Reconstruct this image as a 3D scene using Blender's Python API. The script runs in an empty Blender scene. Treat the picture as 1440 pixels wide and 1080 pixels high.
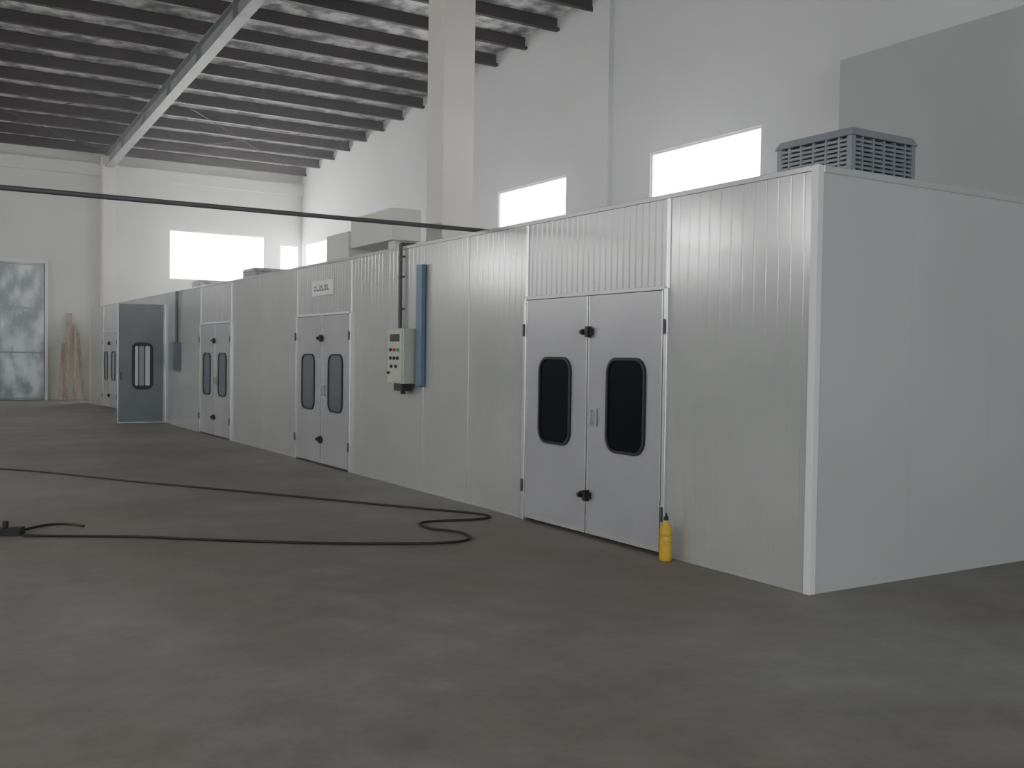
import bpy, math, random
from mathutils import Matrix, Vector
random.seed(3)
C = bpy.context.scene.collection

# ---------------------------------------------------------------- materials
def mat(name, col, rough=0.5, metal=0.0, var=0.0, vscale=3.0, bump=0.0, bscale=40.0,
        emit=None, estr=0.0, col2=None, stretch=(1,1,1), spec=0.5, detail=6):
    m = bpy.data.materials.new(name); m.use_nodes = True
    nt = m.node_tree; b = nt.nodes["Principled BSDF"]
    b.inputs["Base Color"].default_value = (*col, 1)
    b.inputs["Roughness"].default_value = rough
    b.inputs["Metallic"].default_value = metal
    b.inputs["Specular IOR Level"].default_value = spec
    tc = nt.nodes.new("ShaderNodeTexCoord"); mp = nt.nodes.new("ShaderNodeMapping")
    mp.inputs["Scale"].default_value = stretch
    nt.links.new(tc.outputs["Object"], mp.inputs["Vector"])
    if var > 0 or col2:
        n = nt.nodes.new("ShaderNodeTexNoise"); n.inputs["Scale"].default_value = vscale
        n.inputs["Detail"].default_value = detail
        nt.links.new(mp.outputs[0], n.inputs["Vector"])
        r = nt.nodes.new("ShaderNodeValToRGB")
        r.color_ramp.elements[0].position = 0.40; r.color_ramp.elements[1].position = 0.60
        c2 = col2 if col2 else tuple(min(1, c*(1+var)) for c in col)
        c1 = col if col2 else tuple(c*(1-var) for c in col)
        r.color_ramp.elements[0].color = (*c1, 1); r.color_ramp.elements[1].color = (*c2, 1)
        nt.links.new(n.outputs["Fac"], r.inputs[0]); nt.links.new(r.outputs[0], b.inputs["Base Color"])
    if bump > 0:
        n2 = nt.nodes.new("ShaderNodeTexNoise"); n2.inputs["Scale"].default_value = bscale
        n2.inputs["Detail"].default_value = 4
        nt.links.new(mp.outputs[0], n2.inputs["Vector"])
        bp = nt.nodes.new("ShaderNodeBump"); bp.inputs["Strength"].default_value = bump
        bp.inputs["Distance"].default_value = 0.02
        nt.links.new(n2.outputs["Fac"], bp.inputs["Height"]); nt.links.new(bp.outputs[0], b.inputs["Normal"])
    if emit:
        b.inputs["Emission Color"].default_value = (*emit, 1); b.inputs["Emission Strength"].default_value = estr
    return m

M_booth  = mat("booth_painted_steel", (0.37,0.385,0.375), 0.17, 0.22, 0.03, 1.2, 0.06, 2.5, spec=0.8)
M_boothe = mat("booth_end_steel", (0.42,0.435,0.43), 0.35, 0.1, 0.02, 0.8)
M_lintel = mat("booth_lintel_steel", (0.34,0.35,0.345), 0.24, 0.2, 0.04, 1.5)
M_leaf   = mat("door_leaf_steel", (0.33,0.335,0.35), 0.25, 0.15, 0.04, 1.5, 0.05, 2.5)
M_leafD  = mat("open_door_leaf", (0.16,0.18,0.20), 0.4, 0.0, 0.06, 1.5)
M_alu    = mat("aluminium_trim", (0.62,0.64,0.64), 0.25, 0.7)
M_white  = mat("white_trim", (0.58,0.60,0.59), 0.35)
M_rubber = mat("black_rubber", (0.012,0.013,0.015), 0.55)
M_glass  = mat("dark_glass", (0.003,0.004,0.008), 0.2, spec=0.12)
M_glassg = mat("grey_window_glass", (0.09,0.105,0.125), 0.15)
M_black  = mat("black_plastic", (0.01,0.01,0.01), 0.5)
M_wall   = mat("plaster_wall", (0.60,0.62,0.61), 0.8, 0, 0.04, 0.35, 0.1, 20)
M_wallb  = mat("plaster_wall_back", (0.54,0.55,0.51), 0.85, 0, 0.05, 0.4, 0.1, 20)
M_block  = mat("partition_grey", (0.38,0.405,0.39), 0.85, 0, 0.04, 0.4)
M_col    = mat("column_plaster", (0.60,0.58,0.53), 0.85, 0, 0.04, 0.6)
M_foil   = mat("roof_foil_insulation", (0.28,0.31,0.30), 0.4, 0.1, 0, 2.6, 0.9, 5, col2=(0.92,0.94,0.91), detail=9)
M_purlin = mat("purlin_steel", (0.028,0.016,0.019), 0.65, 0, 0.25, 2)
M_rafter = mat("rafter_steel", (0.20,0.21,0.21), 0.55, 0, 0.1, 2)
M_blue   = mat("blue_trunking", (0.10,0.155,0.22), 0.45)
M_bluegr = mat("blue_grey_box", (0.11,0.14,0.17), 0.45)
M_beige  = mat("control_box_beige", (0.36,0.37,0.32), 0.45, 0, 0.03, 3)
M_dgrey  = mat("dark_grey_conduit", (0.055,0.058,0.06), 0.5)
M_grey   = mat("mid_grey", (0.30,0.32,0.33), 0.5, 0, 0.05, 3)
M_cool   = mat("cooler_plastic", (0.22,0.235,0.26), 0.5, 0, 0.05, 4)
M_coold  = mat("cooler_pad_dark", (0.03,0.034,0.04), 0.8)
M_yel    = mat("yellow_plastic", (0.46,0.30,0.03), 0.4, 0, 0.08, 12)
M_red    = mat("red_button", (0.4,0.04,0.03), 0.4)
M_green  = mat("green_button", (0.03,0.3,0.08), 0.4)
M_wood   = mat("plank_wood", (0.35,0.28,0.23), 0.7, 0, 0.2, 3, stretch=(6,6,1))
M_shed   = mat("door_sheet_metal", (0.27,0.31,0.33), 0.4, 0.2, 0, 1.8, 0.3, 3, col2=(0.62,0.68,0.70), stretch=(1.3,1,0.7))
M_pane   = mat("frosted_daylit_pane", (0.9,0.9,0.9), 0.5, emit=(1.0,0.98,1.0), estr=20.0)
M_pane2  = mat("frosted_daylit_pane_bright", (0.9,0.9,0.9), 0.5, emit=(1.0,0.99,0.97), estr=34.0)
M_frame  = mat("window_frame_glare_tint", (0.80,0.74,0.78), 0.4)  # pinkish glare fringe of the panes painted into the white frame

# floor
M_floor = bpy.data.materials.new("concrete_floor"); M_floor.use_nodes = True
nt = M_floor.node_tree; b = nt.nodes["Principled BSDF"]
tc = nt.nodes.new("ShaderNodeTexCoord")
def noise(scale, det=6, rough=0.6):
    n = nt.nodes.new("ShaderNodeTexNoise"); n.inputs["Scale"].default_value = scale
    n.inputs["Detail"].default_value = det; n.inputs["Roughness"].default_value = rough
    nt.links.new(tc.outputs["Object"], n.inputs["Vector"]); return n
def ramp(src, p0, c0, p1, c1):
    r = nt.nodes.new("ShaderNodeValToRGB")
    r.color_ramp.elements[0].position = p0; r.color_ramp.elements[0].color = (*c0, 1)
    r.color_ramp.elements[1].position = p1; r.color_ramp.elements[1].color = (*c1, 1)
    nt.links.new(src.outputs["Fac"], r.inputs[0]); return r
r1 = ramp(noise(0.22, 5), 0.38, (0.188,0.168,0.146), 0.62, (0.245,0.242,0.230))
r2 = ramp(noise(2.2, 9, 0.75), 0.3, (0.74,0.73,0.71), 0.7, (1.22,1.22,1.21))
mx = nt.nodes.new("ShaderNodeMixRGB"); mx.blend_type = 'MULTIPLY'; mx.inputs[0].default_value = 1
nt.links.new(r1.outputs[0], mx.inputs[1]); nt.links.new(r2.outputs[0], mx.inputs[2])
nt.links.new(mx.outputs[0], b.inputs["Base Color"])
r3 = ramp(noise(1.1, 6), 0.3, (0.42,)*3, 0.7, (0.62,)*3)
nt.links.new(r3.outputs[0], b.inputs["Roughness"])
b.inputs["Specular IOR Level"].default_value = 0.35
bp = nt.nodes.new("ShaderNodeBump"); bp.inputs["Strength"].default_value = 0.15; bp.inputs["Distance"].default_value = 0.02
nt.links.new(noise(14).outputs["Fac"], bp.inputs["Height"]); nt.links.new(bp.outputs[0], b.inputs["Normal"])

# ---------------------------------------------------------------- mesh builder
class MB:
    def __init__(s): s.v=[]; s.f=[]; s.fm=[]; s.m=[]; s.M=Matrix.Identity(4)
    def mi(s, m):
        if m not in s.m: s.m.append(m)
        return s.m.index(m)
    def add(s, vs, fs, m):
        o=len(s.v); i=s.mi(m)
        s.v += [tuple(s.M @ Vector(p)) for p in vs]
        for f in fs: s.f.append([o+k for k in f]); s.fm.append(i)
    def box(s, x0,x1,y0,y1,z0,z1,m):
        vs=[(x,y,z) for x in (x0,x1) for y in (y0,y1) for z in (z0,z1)]
        s.add(vs, [(0,1,3,2),(4,6,7,5),(0,4,5,1),(2,3,7,6),(0,2,6,4),(1,5,7,3)], m)
    def hexa(s, bot, top, m):
        s.add(bot+top, [(3,2,1,0),(4,5,6,7),(0,1,5,4),(1,2,6,5),(2,3,7,6),(3,0,4,7)], m)
    def prism(s, loop, z0, z1, m):
        n=len(loop)
        vs=[(x,y,z0) for x,y in loop]+[(x,y,z1) for x,y in loop]
        fs=[list(range(n))[::-1], list(range(n,2*n))]+[(i,(i+1)%n,n+(i+1)%n,n+i) for i in range(n)]
        s.add(vs,fs,m)
    def ring(s, lo, li, z0, z1, m):
        n=len(lo)
        vs=[(x,y,z0) for x,y in lo]+[(x,y,z1) for x,y in lo]+[(x,y,z1) for x,y in li]+[(x,y,z0) for x,y in li]
        fs=[]
        for i in range(n):
            j=(i+1)%n
            fs += [(i,j,n+j,n+i),(n+i,n+j,2*n+j,2*n+i),(2*n+i,2*n+j,3*n+j,3*n+i)]
        s.add(vs,fs,m)
    def cyl(s, p0, p1, r, m, n=16, r1=None):
        p0=Vector(p0); p1=Vector(p1); d=(p1-p0).normalized()
        a=d.orthogonal().normalized(); c=d.cross(a); r1=r if r1 is None else r1
        vs=[tuple(p0+(a*math.cos(t)+c*math.sin(t))*r) for t in [2*math.pi*i/n for i in range(n)]]
        vs+=[tuple(p1+(a*math.cos(t)+c*math.sin(t))*r1) for t in [2*math.pi*i/n for i in range(n)]]
        s.add(vs,[list(range(n))[::-1],list(range(n,2*n))]+[(i,(i+1)%n,n+(i+1)%n,n+i) for i in range(n)],m)
    def lathe(s, prof, cx, cy, m, n=24):
        vs=[];fs=[]
        for r,z in prof:
            vs+=[(cx+r*math.cos(2*math.pi*i/n),cy+r*math.sin(2*math.pi*i/n),z) for i in range(n)]
        for k in range(len(prof)-1):
            for i in range(n):
                j=(i+1)%n; fs.append((k*n+i,k*n+j,(k+1)*n+j,(k+1)*n+i))
        fs.append(list(range(n))[::-1]); fs.append([ (len(prof)-1)*n+i for i in range(n)])
        s.add(vs,fs,m)
    def obj(s, name, parent=None, bevel=0, smooth=False):
        me=bpy.data.meshes.new(name); me.from_pydata(s.v,[],s.f)
        for m in s.m: me.materials.append(m)
        me.polygons.foreach_set("material_index", s.fm)
        if smooth: me.polygons.foreach_set("use_smooth",[True]*len(me.polygons))
        me.update()
        import bmesh
        bm=bmesh.new(); bm.from_mesh(me); bmesh.ops.recalc_face_normals(bm,faces=bm.faces); bm.to_mesh(me); bm.free()
        o=bpy.data.objects.new(name,me); C.objects.link(o)
        if parent: o.parent=parent
        if bevel:
            bv=o.modifiers.new("bevel",'BEVEL'); bv.width=bevel; bv.segments=2; bv.limit_method='ANGLE'
        return o
def empty(name, loc=(0,0,0)):
    e=bpy.data.objects.new(name,None); C.objects.link(e); e.location=(0,0,0); return e
def rr(cx,cy,w,h,r,n=6):
    pts=[]
    for (sx,sy,a0) in ((1,1,0),(-1,1,90),(-1,-1,180),(1,-1,270)):
        for k in range(n+1):
            a=math.radians(a0+90*k/n)
            pts.append((cx+sx*(w/2-r)+r*math.cos(a), cy+sy*(h/2-r)+r*math.sin(a)))
    return pts

# ---------------------------------------------------------------- room
XR, YB, XL, YF = 13.3, 36.6, -10.0, -12.0
YRIDGE = 12.0
def roofz(y):
    zr = 8.55+0.058*(YB-YRIDGE)
    return 8.55+0.058*(YB-y) if y>YRIDGE else zr-0.058*(YRIDGE-y)

m=MB(); m.box(XL,XR,YF,YB,-0.2,0,M_floor); m.obj("floor")

def wall_x(name, x0, x1, y0, y1, holes, material):
    m=MB(); ys=sorted(set([y0,y1,YRIDGE]+[h[0] for h in holes]+[h[1] for h in holes]))
    ys=[y for y in ys if y0<=y<=y1]
    for a,b_ in zip(ys[:-1],ys[1:]):
        mid=(a+b_)/2; hh=[h for h in holes if h[0]<mid<h[1]]
        z=0
        for h in hh:
            m.box(x0,x1,a,b_,z,h[2],material); z=h[3]
        m.hexa([(x0,a,z),(x1,a,z),(x1,b_,z),(x0,b_,z)],
               [(x0,a,roofz(a)),(x1,a,roofz(a)),(x1,b_,roofz(b_)),(x0,b_,roofz(b_))],material)
    return m.obj(name)
def wall_y(name, y0, y1, x0, x1, H, holes, material):
    m=MB(); xs=sorted(set([x0,x1]+[h[0] for h in holes]+[h[1] for h in holes]))
    for a,b_ in zip(xs[:-1],xs[1:]):
        mid=(a+b_)/2; z=0
        for h in sorted([h for h in holes if h[0]<mid<h[1]],key=lambda q:q[2]):
            if h[2]>z: m.box(a,b_,y0,y1,z,h[2],material)
            z=h[3]
        m.box(a,b_,y0,y1,z,H,material)
    return m.obj(name)

WR=[(13.1,16.2,4.86,5.84),(19.2,22.25,4.86,5.84),(27.7,30.8,4.5,5.5),(33.9,36.3,4.5,5.75)]
wall_x("wall_right", XR, XR+0.25, YF, YB, WR, M_wall)
WL=[(y,y+2.6,4.7,5.8) for y in (-8,-2,4,10,16,22.2,28,33.2)]
wall_x("wall_left", XL-0.25, XL, YF, YB, WL, M_wall)
WB=[(8.45,11.9,4.2,5.95),(12.45,13.2,4.4,5.7)]
wall_y("wall_back", YB, YB+0.25, XL, XR, 8.55, WB, M_wallb)
wall_y("wall_front", YF-0.25, YF, XL, XR, 8.5, [(-6,8,0,6.0)], M_wall)

def window_x(name, x, s, h, pane):
    m=MB(); ya,yb,za,zb=h; t=0.05
    X=(x,x+s*0.12); a,b_=min(X),max(X)
    m.box(a,b_,ya,yb,za,za+t,M_frame); m.box(a,b_,ya,yb,zb-t,zb,M_frame)
    m.box(a,b_,ya,ya+t,za+t,zb-t,M_frame); m.box(a,b_,yb-t,yb,za+t,zb-t,M_frame)
    xm=(a+b_)/2
    m.box(xm-0.01,xm+0.01,ya+t,yb-t,za+t,zb-t,pane)
    m.obj(name)
i=1
for h in WR: window_x(f"window_{i}",XR+0.02,1,h,M_pane); i+=1
for h in WL: window_x(f"window_{i}",XL-0.14,1,h,M_pane); i+=1
for (xa,xb,za,zb) in WB:
    m=MB(); m.box(xa,xb,YB+0.02,YB+0.12,za,za+.05,M_frame); m.box(xa,xb,YB+0.02,YB+0.12,zb-.05,zb,M_frame)
    m.box(xa,xa+.05,YB+0.02,YB+0.12,za+.05,zb-.05,M_frame); m.box(xb-.05,xb,YB+0.02,YB+0.12,za+.05,zb-.05,M_frame)
    m.box(xa+.05,xb-.05,YB+0.06,YB+0.08,za+.05,zb-.05,M_pane2); m.obj(f"window_{i}"); i+=1

# big sheet metal sliding door on the back wall
m=MB()
for k in range(3):
    xa=0.5+k*1.317
    m.box(xa+0.01,xa+1.30,YB-0.09,YB-0.04,0.02,4.5,M_shed)
    for z in (0.05,1.55,3.0,4.42): m.box(xa+0.01,xa+1.30,YB-0.11,YB-0.09,z,z+0.04,M_grey)
m.box(0.4,0.5,YB-0.13,YB-0.005,0,4.6,M_white); m.box(4.45,4.55,YB-0.13,YB-0.005,0,4.6,M_white)
m.box(0.5,4.45,YB-0.13,YB-0.005,4.5,4.6,M_white)
m.obj("door_1")

# eave band on the back wall + pilasters
m=MB(); m.box(XL,XR,YB-0.18,YB,7.55,7.95,M_wallb); m.obj("trim_1")
for x in (-7.4,-0.5,6.4):
    m=MB(); m.box(x-0.2,x+0.2,YB-0.4,YB,0,8.2,M_col)
    m.box(x-0.24,x+0.24,YB-0.44,YB,7.9,8.0,M_col); m.obj("wall_pilaster")
for y in (24.3,17.8):
    m=MB(); m.box(XR-0.12,XR,y-0.3,y+0.3,0,roofz(y)-0.25,M_wall); m.obj("wall_pilaster")

# free standing column
m=MB(); cx,cy=9.92,18.55
m.box(cx-0.36,cx+0.36,cy-0.36,cy+0.36,0,roofz(cy)-0.26,M_col)
m.box(cx-0.36,cx+0.40,cy-0.40,cy+0.40,0,0.25,M_col)
m.obj("concrete_column",bevel=0.02)

# grey partition volume at the right
m=MB(); m.box(12.85,XR,YF+0.02,11.0,0,6.4,M_block); m.obj("partition_block")

# roof
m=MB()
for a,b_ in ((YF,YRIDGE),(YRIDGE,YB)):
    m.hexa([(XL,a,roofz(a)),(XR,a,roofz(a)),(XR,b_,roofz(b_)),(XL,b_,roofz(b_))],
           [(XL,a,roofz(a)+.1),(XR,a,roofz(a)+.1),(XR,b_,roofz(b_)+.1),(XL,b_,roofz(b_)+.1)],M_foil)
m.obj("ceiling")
m=MB(); y=YB-0.35
while y>YF+0.3:
    z=roofz(y)
    m.box(XL,XR,y-0.008,y+0.008,z-0.30,z,M_purlin)
    m.box(XL,XR,y-0.11,y+0.008,z-0.315,z-0.298,M_purlin)
    m.box(XL,XR,y-0.008,y+0.09,z-0.012,z,M_purlin)
    m.box(XL,XR,y-0.12,y-0.10,z-0.315,z-0.25,M_purlin)
    y-=1.38
m.obj("roof_purlins")
def slope(m,x0,x1,d0,d1,mt):
    for a,b_ in ((YF+.05,YRIDGE),(YRIDGE,YB-0.05)):
        m.hexa([(x0,a,roofz(a)+d0),(x1,a,roofz(a)+d0),(x1,b_,roofz(b_)+d0),(x0,b_,roofz(b_)+d0)],
               [(x0,a,roofz(a)+d1),(x1,a,roofz(a)+d1),(x1,b_,roofz(b_)+d1),(x0,b_,roofz(b_)+d1)],mt)
for x in (-7.4,-0.5,6.4):
    m=MB(); slope(m,x-0.13,x+0.13,-0.75,-0.725,M_rafter); slope(m,x-0.012,x+0.012,-0.725,-0.335,M_rafter)
    slope(m,x-0.13,x+0.13,-0.335,-0.317,M_rafter)
    y=YB-3
    while y>YF+1:
        z=roofz(y); m.box(x-0.12,x+0.12,y-0.008,y+0.008,z-0.72,z-0.33,M_rafter); y-=3
    m.obj("roof_rafter")
m=MB()
for (a,b_) in (((-0.4,36.0),(6.3,28.5)),((-0.4,28.5),(6.3,36.0)),((6.5,36.0),(13.0,28.5)),((6.5,28.5),(13.0,36.0))):
    m.cyl((a[0],a[1],roofz(a[1])-0.36),(b_[0],b_[1],roofz(b_[1])-0.36),0.010,M_purlin,8)
m.obj("roof_tie_rods")

# ---------------------------------------------------------------- spray booth
X0,Y0,X1,Y1,H = 5.47,4.85,9.45,34.0,2.98
booth=empty("spray_booth")
OD=(24.0,25.05,2.74)
def ribbed(m, ya, yb, za, zb, x, pitch, depth, groove, mt, thick=0.06):
    prof=[(ya,0)]
    n=max(1,round((yb-ya)/pitch)); p=(yb-ya)/n
    for k in range(1,n):
        c=ya+k*p
        prof+=[(c-groove,0),(c-groove*0.4,depth),(c+groove*0.4,depth),(c+groove,0)]
    prof.append((yb,0))
    vs=[];fs=[]
    for (yy,d) in prof: vs+=[(x+d,yy,za),(x+d,yy,zb)]
    for k in range(len(prof)-1): fs.append((2*k,2*k+1,2*k+3,2*k+2))
    o=len(vs); vs+=[(x+thick,ya,za),(x+thick,ya,zb),(x+thick,yb,za),(x+thick,yb,zb)]
    L=len(prof)-1
    fs+=[(o,o+1,o+3,o+2),(0,1,o+1,o),(2*L,2*L+1,o+3,o+2)]
    fs+=[[2*k for k in range(L+1)]+[o+2,o],[2*k+1 for k in range(L+1)]+[o+3,o+1]]
    m.add(vs,fs,mt)
m=MB()
doors=[(6.40,8.55),(13.05,15.20),(18.75,20.90),(29.6,31.75)]
DZ=2.215
segs=[]
cur=Y0
for d in sorted(doors+[(OD[0],OD[1])]):
    segs.append((cur,d[0])); cur=d[1]
segs.append((cur,Y1))
for a,b_ in segs:
    n=max(1,round((b_-a)/1.15)); w=(b_-a)/n
    for k in range(n):
        ribbed(m,a+k*w+0.001,a+(k+1)*w-0.001,0.0,H,X0,0.115,0.0009,0.010,M_booth)
        if k: m.box(X0+0.004,X0+0.05,a+k*w-0.006,a+k*w+0.006,0,H,M_booth)
for a,b_ in doors: ribbed(m,a,b_,DZ+0.01,H,X0,0.085,0.010,0.018,M_lintel)
ribbed(m,OD[0],OD[1],OD[2],H,X0,0.1,0.006,0.014,M_booth)
n=4; w=(X1-X0-0.06)/n
for k in range(n):
    m.box(X0+0.06+k*w+0.0005,X0+0.06+(k+1)*w-0.0005,Y0,Y0+0.06,0,H,M_boothe)
m.box(X0+0.06,X1,Y0+0.001,Y0+0.05,0,H,M_boothe)
m.box(X0,X1,Y1,Y1+0.06,0,H,M_booth)
m.box(X1-0.06,X1,Y0+0.06,Y1,0,H,M_booth)
m.box(X0+0.06,X1-0.06,Y0+0.06,Y1,H-0.08,H,M_booth)
m.obj("shell",booth)
m=MB()
e=0.010
m.box(X0-e,X0+0.05,Y0-e,Y0+0.05,0,H+e,M_white)
m.box(X0-e,X0+0.05,Y0+0.05,Y1+0.06,H-0.03,H+e,M_booth)
m.box(X0+0.05,X1+e,Y0-e,Y0+0.05,H-0.04,H+e,M_alu)
m.box(X1-0.05,X1+e,Y0-e,Y0+0.05,0,H-0.05,M_white)
m.box(X0-e,X0+0.05,Y1+0.01,Y1+0.07,0,H-0.04,M_white)
m.box(X0-0.008,X0+0.0,Y0+0.05,doors[0][0]-0.05,0,0.03,M_booth)
for a,b_ in segs[1:]: m.box(X0-0.008,X0,a+0.05,b_-0.05,0,0.03,M_booth)
for a,b_ in doors:
    for y in (a,b_):
        m.box(X0-0.03,X0+0.03,y-0.022,y+0.022,0,DZ,M_alu)
        m.box(X0-0.012,X0+0.03,y-0.022,y+0.022,DZ,H-0.03,M_alu)
    m.box(X0-0.03,X0+0.03,a+0.022,b_-0.022,DZ-0.012,DZ+0.022,M_white)
for y in (9.75,10.85,17.0,27.6): m.box(X0-0.006,X0+0.02,y-0.014,y+0.014,0.04,H-0.03,M_booth)
for y in OD[:2]: m.box(X0-0.02,X0+0.06,y-0.03,y+0.03,0,OD[2],M_alu)
m.obj("aluminium_trims",booth,bevel=0.004)

def leaf(m, w, h, ww, wc, wz, glass, mt, z0=0.03, thick=0.05, proud=0.022):
    m.box(0.006,w-0.006,z0,h,proud-thick,proud,mt)
    for a,b_ in ((0.006,0.02),(w-0.02,w-0.006)): m.box(a,b_,z0,h,proud,proud+0.005,M_alu)
    m.box(0.02,w-0.02,z0,z0+0.02,proud,proud+0.005,M_alu)
    wh=wz[1]-wz[0]; c=(wz[0]+wz[1])/2
    m.ring(rr(wc,c,ww,wh,0.14),rr(wc,c,ww-0.05,wh-0.05,0.115),proud-0.002,proud+0.02,M_rubber)
    m.prism(rr(wc,c,ww-0.045,wh-0.045,0.115),proud-0.001,proud+0.006,glass)
def face_M(y, x=X0):
    return Matrix(((0,0,-1,x),(1,0,0,y),(0,1,0,0),(0,0,0,1)))
for k,(a,b_) in enumerate(doors):
    g = M_glass if k==0 else M_glassg
    mid=(a+b_)/2; w=(b_-a)/2-0.03
    m=MB(); m.M=face_M(a+0.028)
    leaf(m,w,DZ-0.018,0.54,w*0.46,(0.80,1.64),g,M_leaf)
    m.M=face_M(mid+0.002)
    leaf(m,w,DZ-0.018,0.54,w*0.50,(0.80,1.64),g,M_leaf)
    m.M=face_M(mid)
    for z in (1.87,0.38):
        m.box(-0.085,0.07,z-0.028,z+0.028,0.028,0.055,M_black)
        m.box(-0.055,-0.015,z-0.05,z+0.05,0.03,0.075,M_black)
        m.cyl((0.035,z,0.055),(0.035,z,0.09),0.02,M_black,12)
    m.box(-0.16,-0.05,1.02,1.18,0.028,0.040,M_grey)
    m.cyl((-0.105,1.04,0.07),(-0.105,1.16,0.07),0.012,M_grey,12)
    for z in (1.04,1.16): m.cyl((-0.105,z,0.035),(-0.105,z,0.07),0.009,M_grey,10)
    for s in (-(mid-a),(b_-mid)):
        for z in (0.35,1.9):
            m.cyl((s,z-0.06,0.042),(s,z+0.06,0.042),0.012,M_dgrey,12)
    m.obj("double_door",booth)
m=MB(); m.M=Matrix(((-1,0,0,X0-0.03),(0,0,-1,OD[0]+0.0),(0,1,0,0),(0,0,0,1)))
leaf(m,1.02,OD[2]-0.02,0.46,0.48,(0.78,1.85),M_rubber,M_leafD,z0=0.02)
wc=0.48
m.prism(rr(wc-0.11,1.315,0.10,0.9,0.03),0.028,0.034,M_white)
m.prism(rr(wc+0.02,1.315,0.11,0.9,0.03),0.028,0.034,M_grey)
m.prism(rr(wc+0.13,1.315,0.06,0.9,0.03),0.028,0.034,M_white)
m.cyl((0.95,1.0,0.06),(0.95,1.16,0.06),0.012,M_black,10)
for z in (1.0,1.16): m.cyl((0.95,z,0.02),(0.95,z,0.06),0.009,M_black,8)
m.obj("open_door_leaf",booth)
# name plate above second door: small illegible lettering
m=MB(); m.M=face_M(14.13)
m.box(-0.42,0.42,2.50,2.72,0.0,0.012,M_white)
x=0.34
for k in range(6):
    wd=[0.07,0.09,0.05,0.08,0.05,0.07][k]
    m.box(x-wd,x,2.57,2.59,0.012,0.015,M_dgrey); m.box(x-0.02,x,2.575,2.66,0.012,0.015,M_dgrey)
    if k%2==0: m.box(x-wd,x,2.625,2.645,0.012,0.015,M_dgrey)
    x-=wd+0.035
m.obj("name_plate",booth)

# ---------------------------------------------------------------- control box etc.
cb=empty("electrical_control_box")
m=MB(); m.box(X0-0.20,X0-0.002,10.98,11.42,1.29,1.96,M_beige)
m.obj("enclosure",cb,bevel=0.01)
m=MB()
m.box(X0-0.212,X0-0.20,11.0,11.40,1.31,1.94,M_beige)
xf=X0-0.212
m.box(xf-0.006,xf,11.07,11.33,1.80,1.89,M_black)
for (yy,z,mt) in ((11.10,1.70,M_green),(11.20,1.70,M_red),(11.30,1.70,M_black),(11.10,1.60,M_black),(11.20,1.60,M_black),(11.30,1.60,M_black),(11.15,1.50,M_black),(11.28,1.50,M_black)):
    m.cyl((xf,yy,z),(xf-0.022,yy,z),0.02,mt,14)
m.cyl((xf,11.35,1.42),(xf-0.03,11.35,1.42),0.015,M_black,12)
m.box(X0-0.17,X0-0.04,11.08,11.30,1.20,1.29,M_black)
m.cyl((X0-0.10,11.19,1.20),(X0-0.10,11.19,1.16),0.03,M_black)
m.obj("front_panel",cb)
m=MB(); m.cyl((X0-0.05,11.40,1.96),(X0-0.05,11.40,H+0.03),0.024,M_dgrey); m.cyl((X0-0.05,11.40,H+0.03),(X0+0.3,11.40,H+0.03),0.024,M_dgrey)
for z in (2.2,2.6,2.85): m.box(X0-0.075,X0,11.37,11.43,z,z+0.02,M_dgrey)
m.obj("conduit",cb)
m=MB(); m.box(X0-0.06,X0-0.012,10.78,10.92,1.27,2.72,M_blue)
m.box(X0-0.07,X0-0.06,10.775,10.925,1.27,2.72,M_blue)
m.box(X0-0.012,X0-0.0,10.86,10.88,1.3,2.7,M_dgrey)
m.obj("cable_trunking",bevel=0.004)
m=MB(); m.box(X0-0.16,X0-0.002,22.55,22.95,1.25,1.85,M_bluegr); m.box(X0-0.17,X0-0.16,22.57,22.93,1.28,1.82,M_bluegr)
m.cyl((X0-0.05,22.75,1.85),(X0-0.05,22.75,H),0.035,M_dgrey)
m.obj("switch_box",bevel=0.005)

# ---------------------------------------------------------------- roof coolers
def cooler(x,y,s=0.95,zt=3.88):
    m=MB(); zb=zt-0.78
    m.box(x+0.25,x+s-0.25,y+0.25,y+s-0.25,H,zb,M_grey)
    for a in (0.03,s-0.08):
        for c in (0.03,s-0.08): m.box(x+a,x+a+0.05,y+c,y+c+0.05,H,zb,M_grey)
    m.box(x,x+s,y,y+s,zb,zb+0.12,M_cool)
    m.box(x+0.045,x+s-0.045,y+0.045,y+s-0.045,zb+0.12,zt-0.08,M_coold)
    for a in (0,s-0.06):
        for c in (0,s-0.06): m.box(x+a,x+a+0.06,y+c,y+c+0.06,zb+0.12,zt-0.08,M_cool)
    t=zt-0.08
    m.hexa([(x-.02,y-.02,t),(x+s+.02,y-.02,t),(x+s+.02,y+s+.02,t),(x-.02,y+s+.02,t)],
           [(x+.02,y+.02,zt),(x+s-.02,y+.02,zt),(x+s-.02,y+s-.02,zt),(x+.02,y+s-.02,zt)],M_cool)
    n=13
    for k in range(n):
        z=zb+0.135+k*(t-zb-0.14)/n
        for (xa,xb,ya,yb) in ((x+.06,x+s-.06,y+.005,y+.045),(x+.06,x+s-.06,y+s-.045,y+s-.005),(x+.005,x+.045,y+.06,y+s-.06),(x+s-.045,x+s-.005,y+.06,y+s-.06)):
            m.box(xa,xb,ya,yb,z,z+0.025,M_cool)
    for k in range(1,6):
        q=k*s/6
        m.box(x+q-.011,x+q+.011,y+.0,y+.05,zb+.12,t,M_cool); m.box(x+q-.011,x+q+.011,y+s-.05,y+s,zb+.12,t,M_cool)
        m.box(x,x+.05,y+q-.011,y+q+.011,zb+.12,t,M_cool); m.box(x+s-.05,x+s,y+q-.011,y+q+.011,zb+.12,t,M_cool)
    return m.obj("evaporative_air_cooler")
cooler(7.84,6.55); cooler(8.0,25.5,zt=3.84); cooler(8.0,30.7,zt=3.83)

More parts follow.
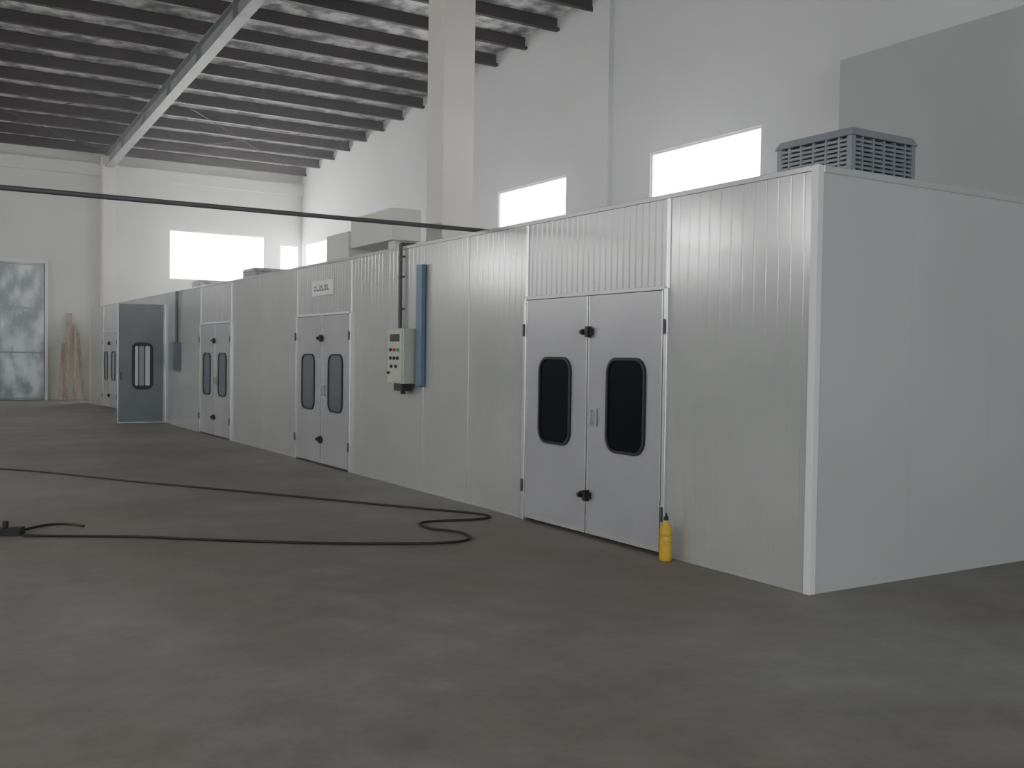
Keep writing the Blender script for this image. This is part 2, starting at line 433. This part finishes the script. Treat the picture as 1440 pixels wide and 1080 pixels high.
# roof duct
m=MB()
m.box(8.0,8.9,19.3,20.5,H,4.15,M_wallb)
m.box(8.05,8.65,17.3,19.3,3.80,4.40,M_wallb)
m.box(8.15,8.60,17.4,17.7,H,3.80,M_wallb)
m.obj("ventilation_duct",bevel=0.01)

# overhead pipe
m=MB(); zp=H+0.045
m.cyl((XL,9.72,zp),(6.3,9.72,zp),0.024,M_dgrey,14)
m.cyl((-4,9.72,zp),(-3.9,9.72,zp),0.04,M_dgrey,14)
m.cyl((XL,9.72,zp),(XL+0.02,9.72,zp),0.08,M_dgrey,14)
m.obj("overhead_pipe")

# ---------------------------------------------------------------- yellow bottle
m=MB(); bx,by=5.36,6.25
m.lathe([(0.045,0.0),(0.052,0.008),(0.052,0.17),(0.048,0.20),(0.052,0.22),(0.050,0.26),(0.030,0.30),(0.018,0.315),(0.018,0.33)],bx,by,M_yel)
m.lathe([(0.021,0.33),(0.021,0.355),(0.012,0.36),(0.008,0.385),(0.005,0.39)],bx,by,M_black)
m.obj("yellow_plastic_bottle",smooth=False,bevel=0.002)

# ---------------------------------------------------------------- floor cables
def cable(name, pts, r=0.014):
    cu=bpy.data.curves.new(name,'CURVE'); cu.dimensions='3D'; cu.bevel_depth=r; cu.bevel_resolution=3
    s=cu.splines.new('NURBS'); s.points.add(len(pts)-1)
    for p,q in zip(s.points,pts): p.co=(q[0],q[1],r+0.001,1)
    s.use_endpoint_u=True; s.order_u=3
    cu.materials.append(M_black)
    o=bpy.data.objects.new(name,cu); C.objects.link(o); return o
cable("power_cable",[(-3,19.5),(-1,17.6),(0.3,16.2),(1.32,15.4),(1.93,14.5),(2.6,13.2),(3.32,12.1),(4.1,10.8),(4.84,9.55),(5.22,9.0),(5.22,8.72),(4.95,8.68),(4.40,8.85),(4.30,8.45),(4.52,8.15),(4.44,7.75),(4.1,7.68),(3.2,8.15),(2.40,8.75),(1.9,9.2),(1.48,9.44),(1.02,9.72)],0.011)
cable("extension_cord",[(1.55,10.0),(1.45,10.25),(1.2,10.2),(1.02,9.98),(0.6,10.1),(0.2,10.3),(-0.6,10.9),(-2.2,11.5)],0.011)
m=MB()
m.M=Matrix.Translation((0.93,9.86,0))@Matrix.Rotation(math.radians(-25),4,'Z')
m.box(-0.2,0.1,-0.07,0.07,0,0.065,M_black)
for k in range(3): m.cyl((-0.15+k*0.09,0,0.065),(-0.15+k*0.09,0,0.072),0.025,M_dgrey)
m.cyl((-0.05,0.02,0.072),(-0.05,0.02,0.12),0.025,M_black)
m.obj("extension_socket",bevel=0.008)

# ---------------------------------------------------------------- leaning planks
def plank(x,w,h,lean,tilt):
    m=MB()
    m.M=Matrix.Translation((x,YB-0.06-lean,0))@Matrix.Rotation(math.radians(tilt),4,'Y')@Matrix.Rotation(-math.atan2(lean,h),4,'X')
    m.box(-w/2,w/2,-0.04,0.0,0.005,h,M_wood)
    m.obj("wooden_plank")
plank(5.0,0.16,2.95,0.55,4); plank(5.3,0.12,2.6,0.6,2); plank(5.62,0.10,2.3,0.5,-4); plank(4.8,0.10,2.0,0.7,7)

# ---------------------------------------------------------------- light
w=bpy.data.worlds.new("sky"); bpy.context.scene.world=w; w.use_nodes=True
bg=w.node_tree.nodes["Background"]; bg.inputs[0].default_value=(0.85,0.93,1,1); bg.inputs[1].default_value=2.0
# thin scattering volume added to imitate hazy bloom around the windows
vs=w.node_tree.nodes.new("ShaderNodeVolumeScatter"); vs.inputs["Density"].default_value=0.004
vs.inputs["Anisotropy"].default_value=0.8; vs.inputs["Color"].default_value=(0.95,0.97,1,1)
w.node_tree.links.new(vs.outputs[0], w.node_tree.nodes["World Output"].inputs["Volume"])
def area(name,loc,rot,sx,sy,p,col):
    l=bpy.data.lights.new(name,'AREA'); l.shape='RECTANGLE'; l.size=sx; l.size_y=sy; l.energy=p; l.color=col
    o=bpy.data.objects.new(name,l); C.objects.link(o); o.location=loc; o.rotation_euler=rot; return o
area("entrance_daylight",(1,YF+0.1,3.1),(math.radians(90),0,0),13.6,5.8,1350,(0.91,0.97,1.0))
for h in WL:
    area("window_daylight",(XL+0.03,(h[0]+h[1])/2,(h[2]+h[3])/2),(math.radians(90),0,math.radians(-90)),2.5,1.0,135,(1.0,0.97,0.95))

# ---------------------------------------------------------------- camera
cam=bpy.data.cameras.new("camera"); co=bpy.data.objects.new("camera",cam); C.objects.link(co)
cam.sensor_width=36; cam.lens=35.5; cam.clip_end=200
R=Matrix.Rotation(math.radians(-31.8),4,'Z')@Matrix.Rotation(math.radians(90-1.52),4,'X')@Matrix.Rotation(math.radians(0.8),4,'Z')
co.matrix_world=Matrix.Translation((0,0,1.63))@R
bpy.context.scene.camera=co
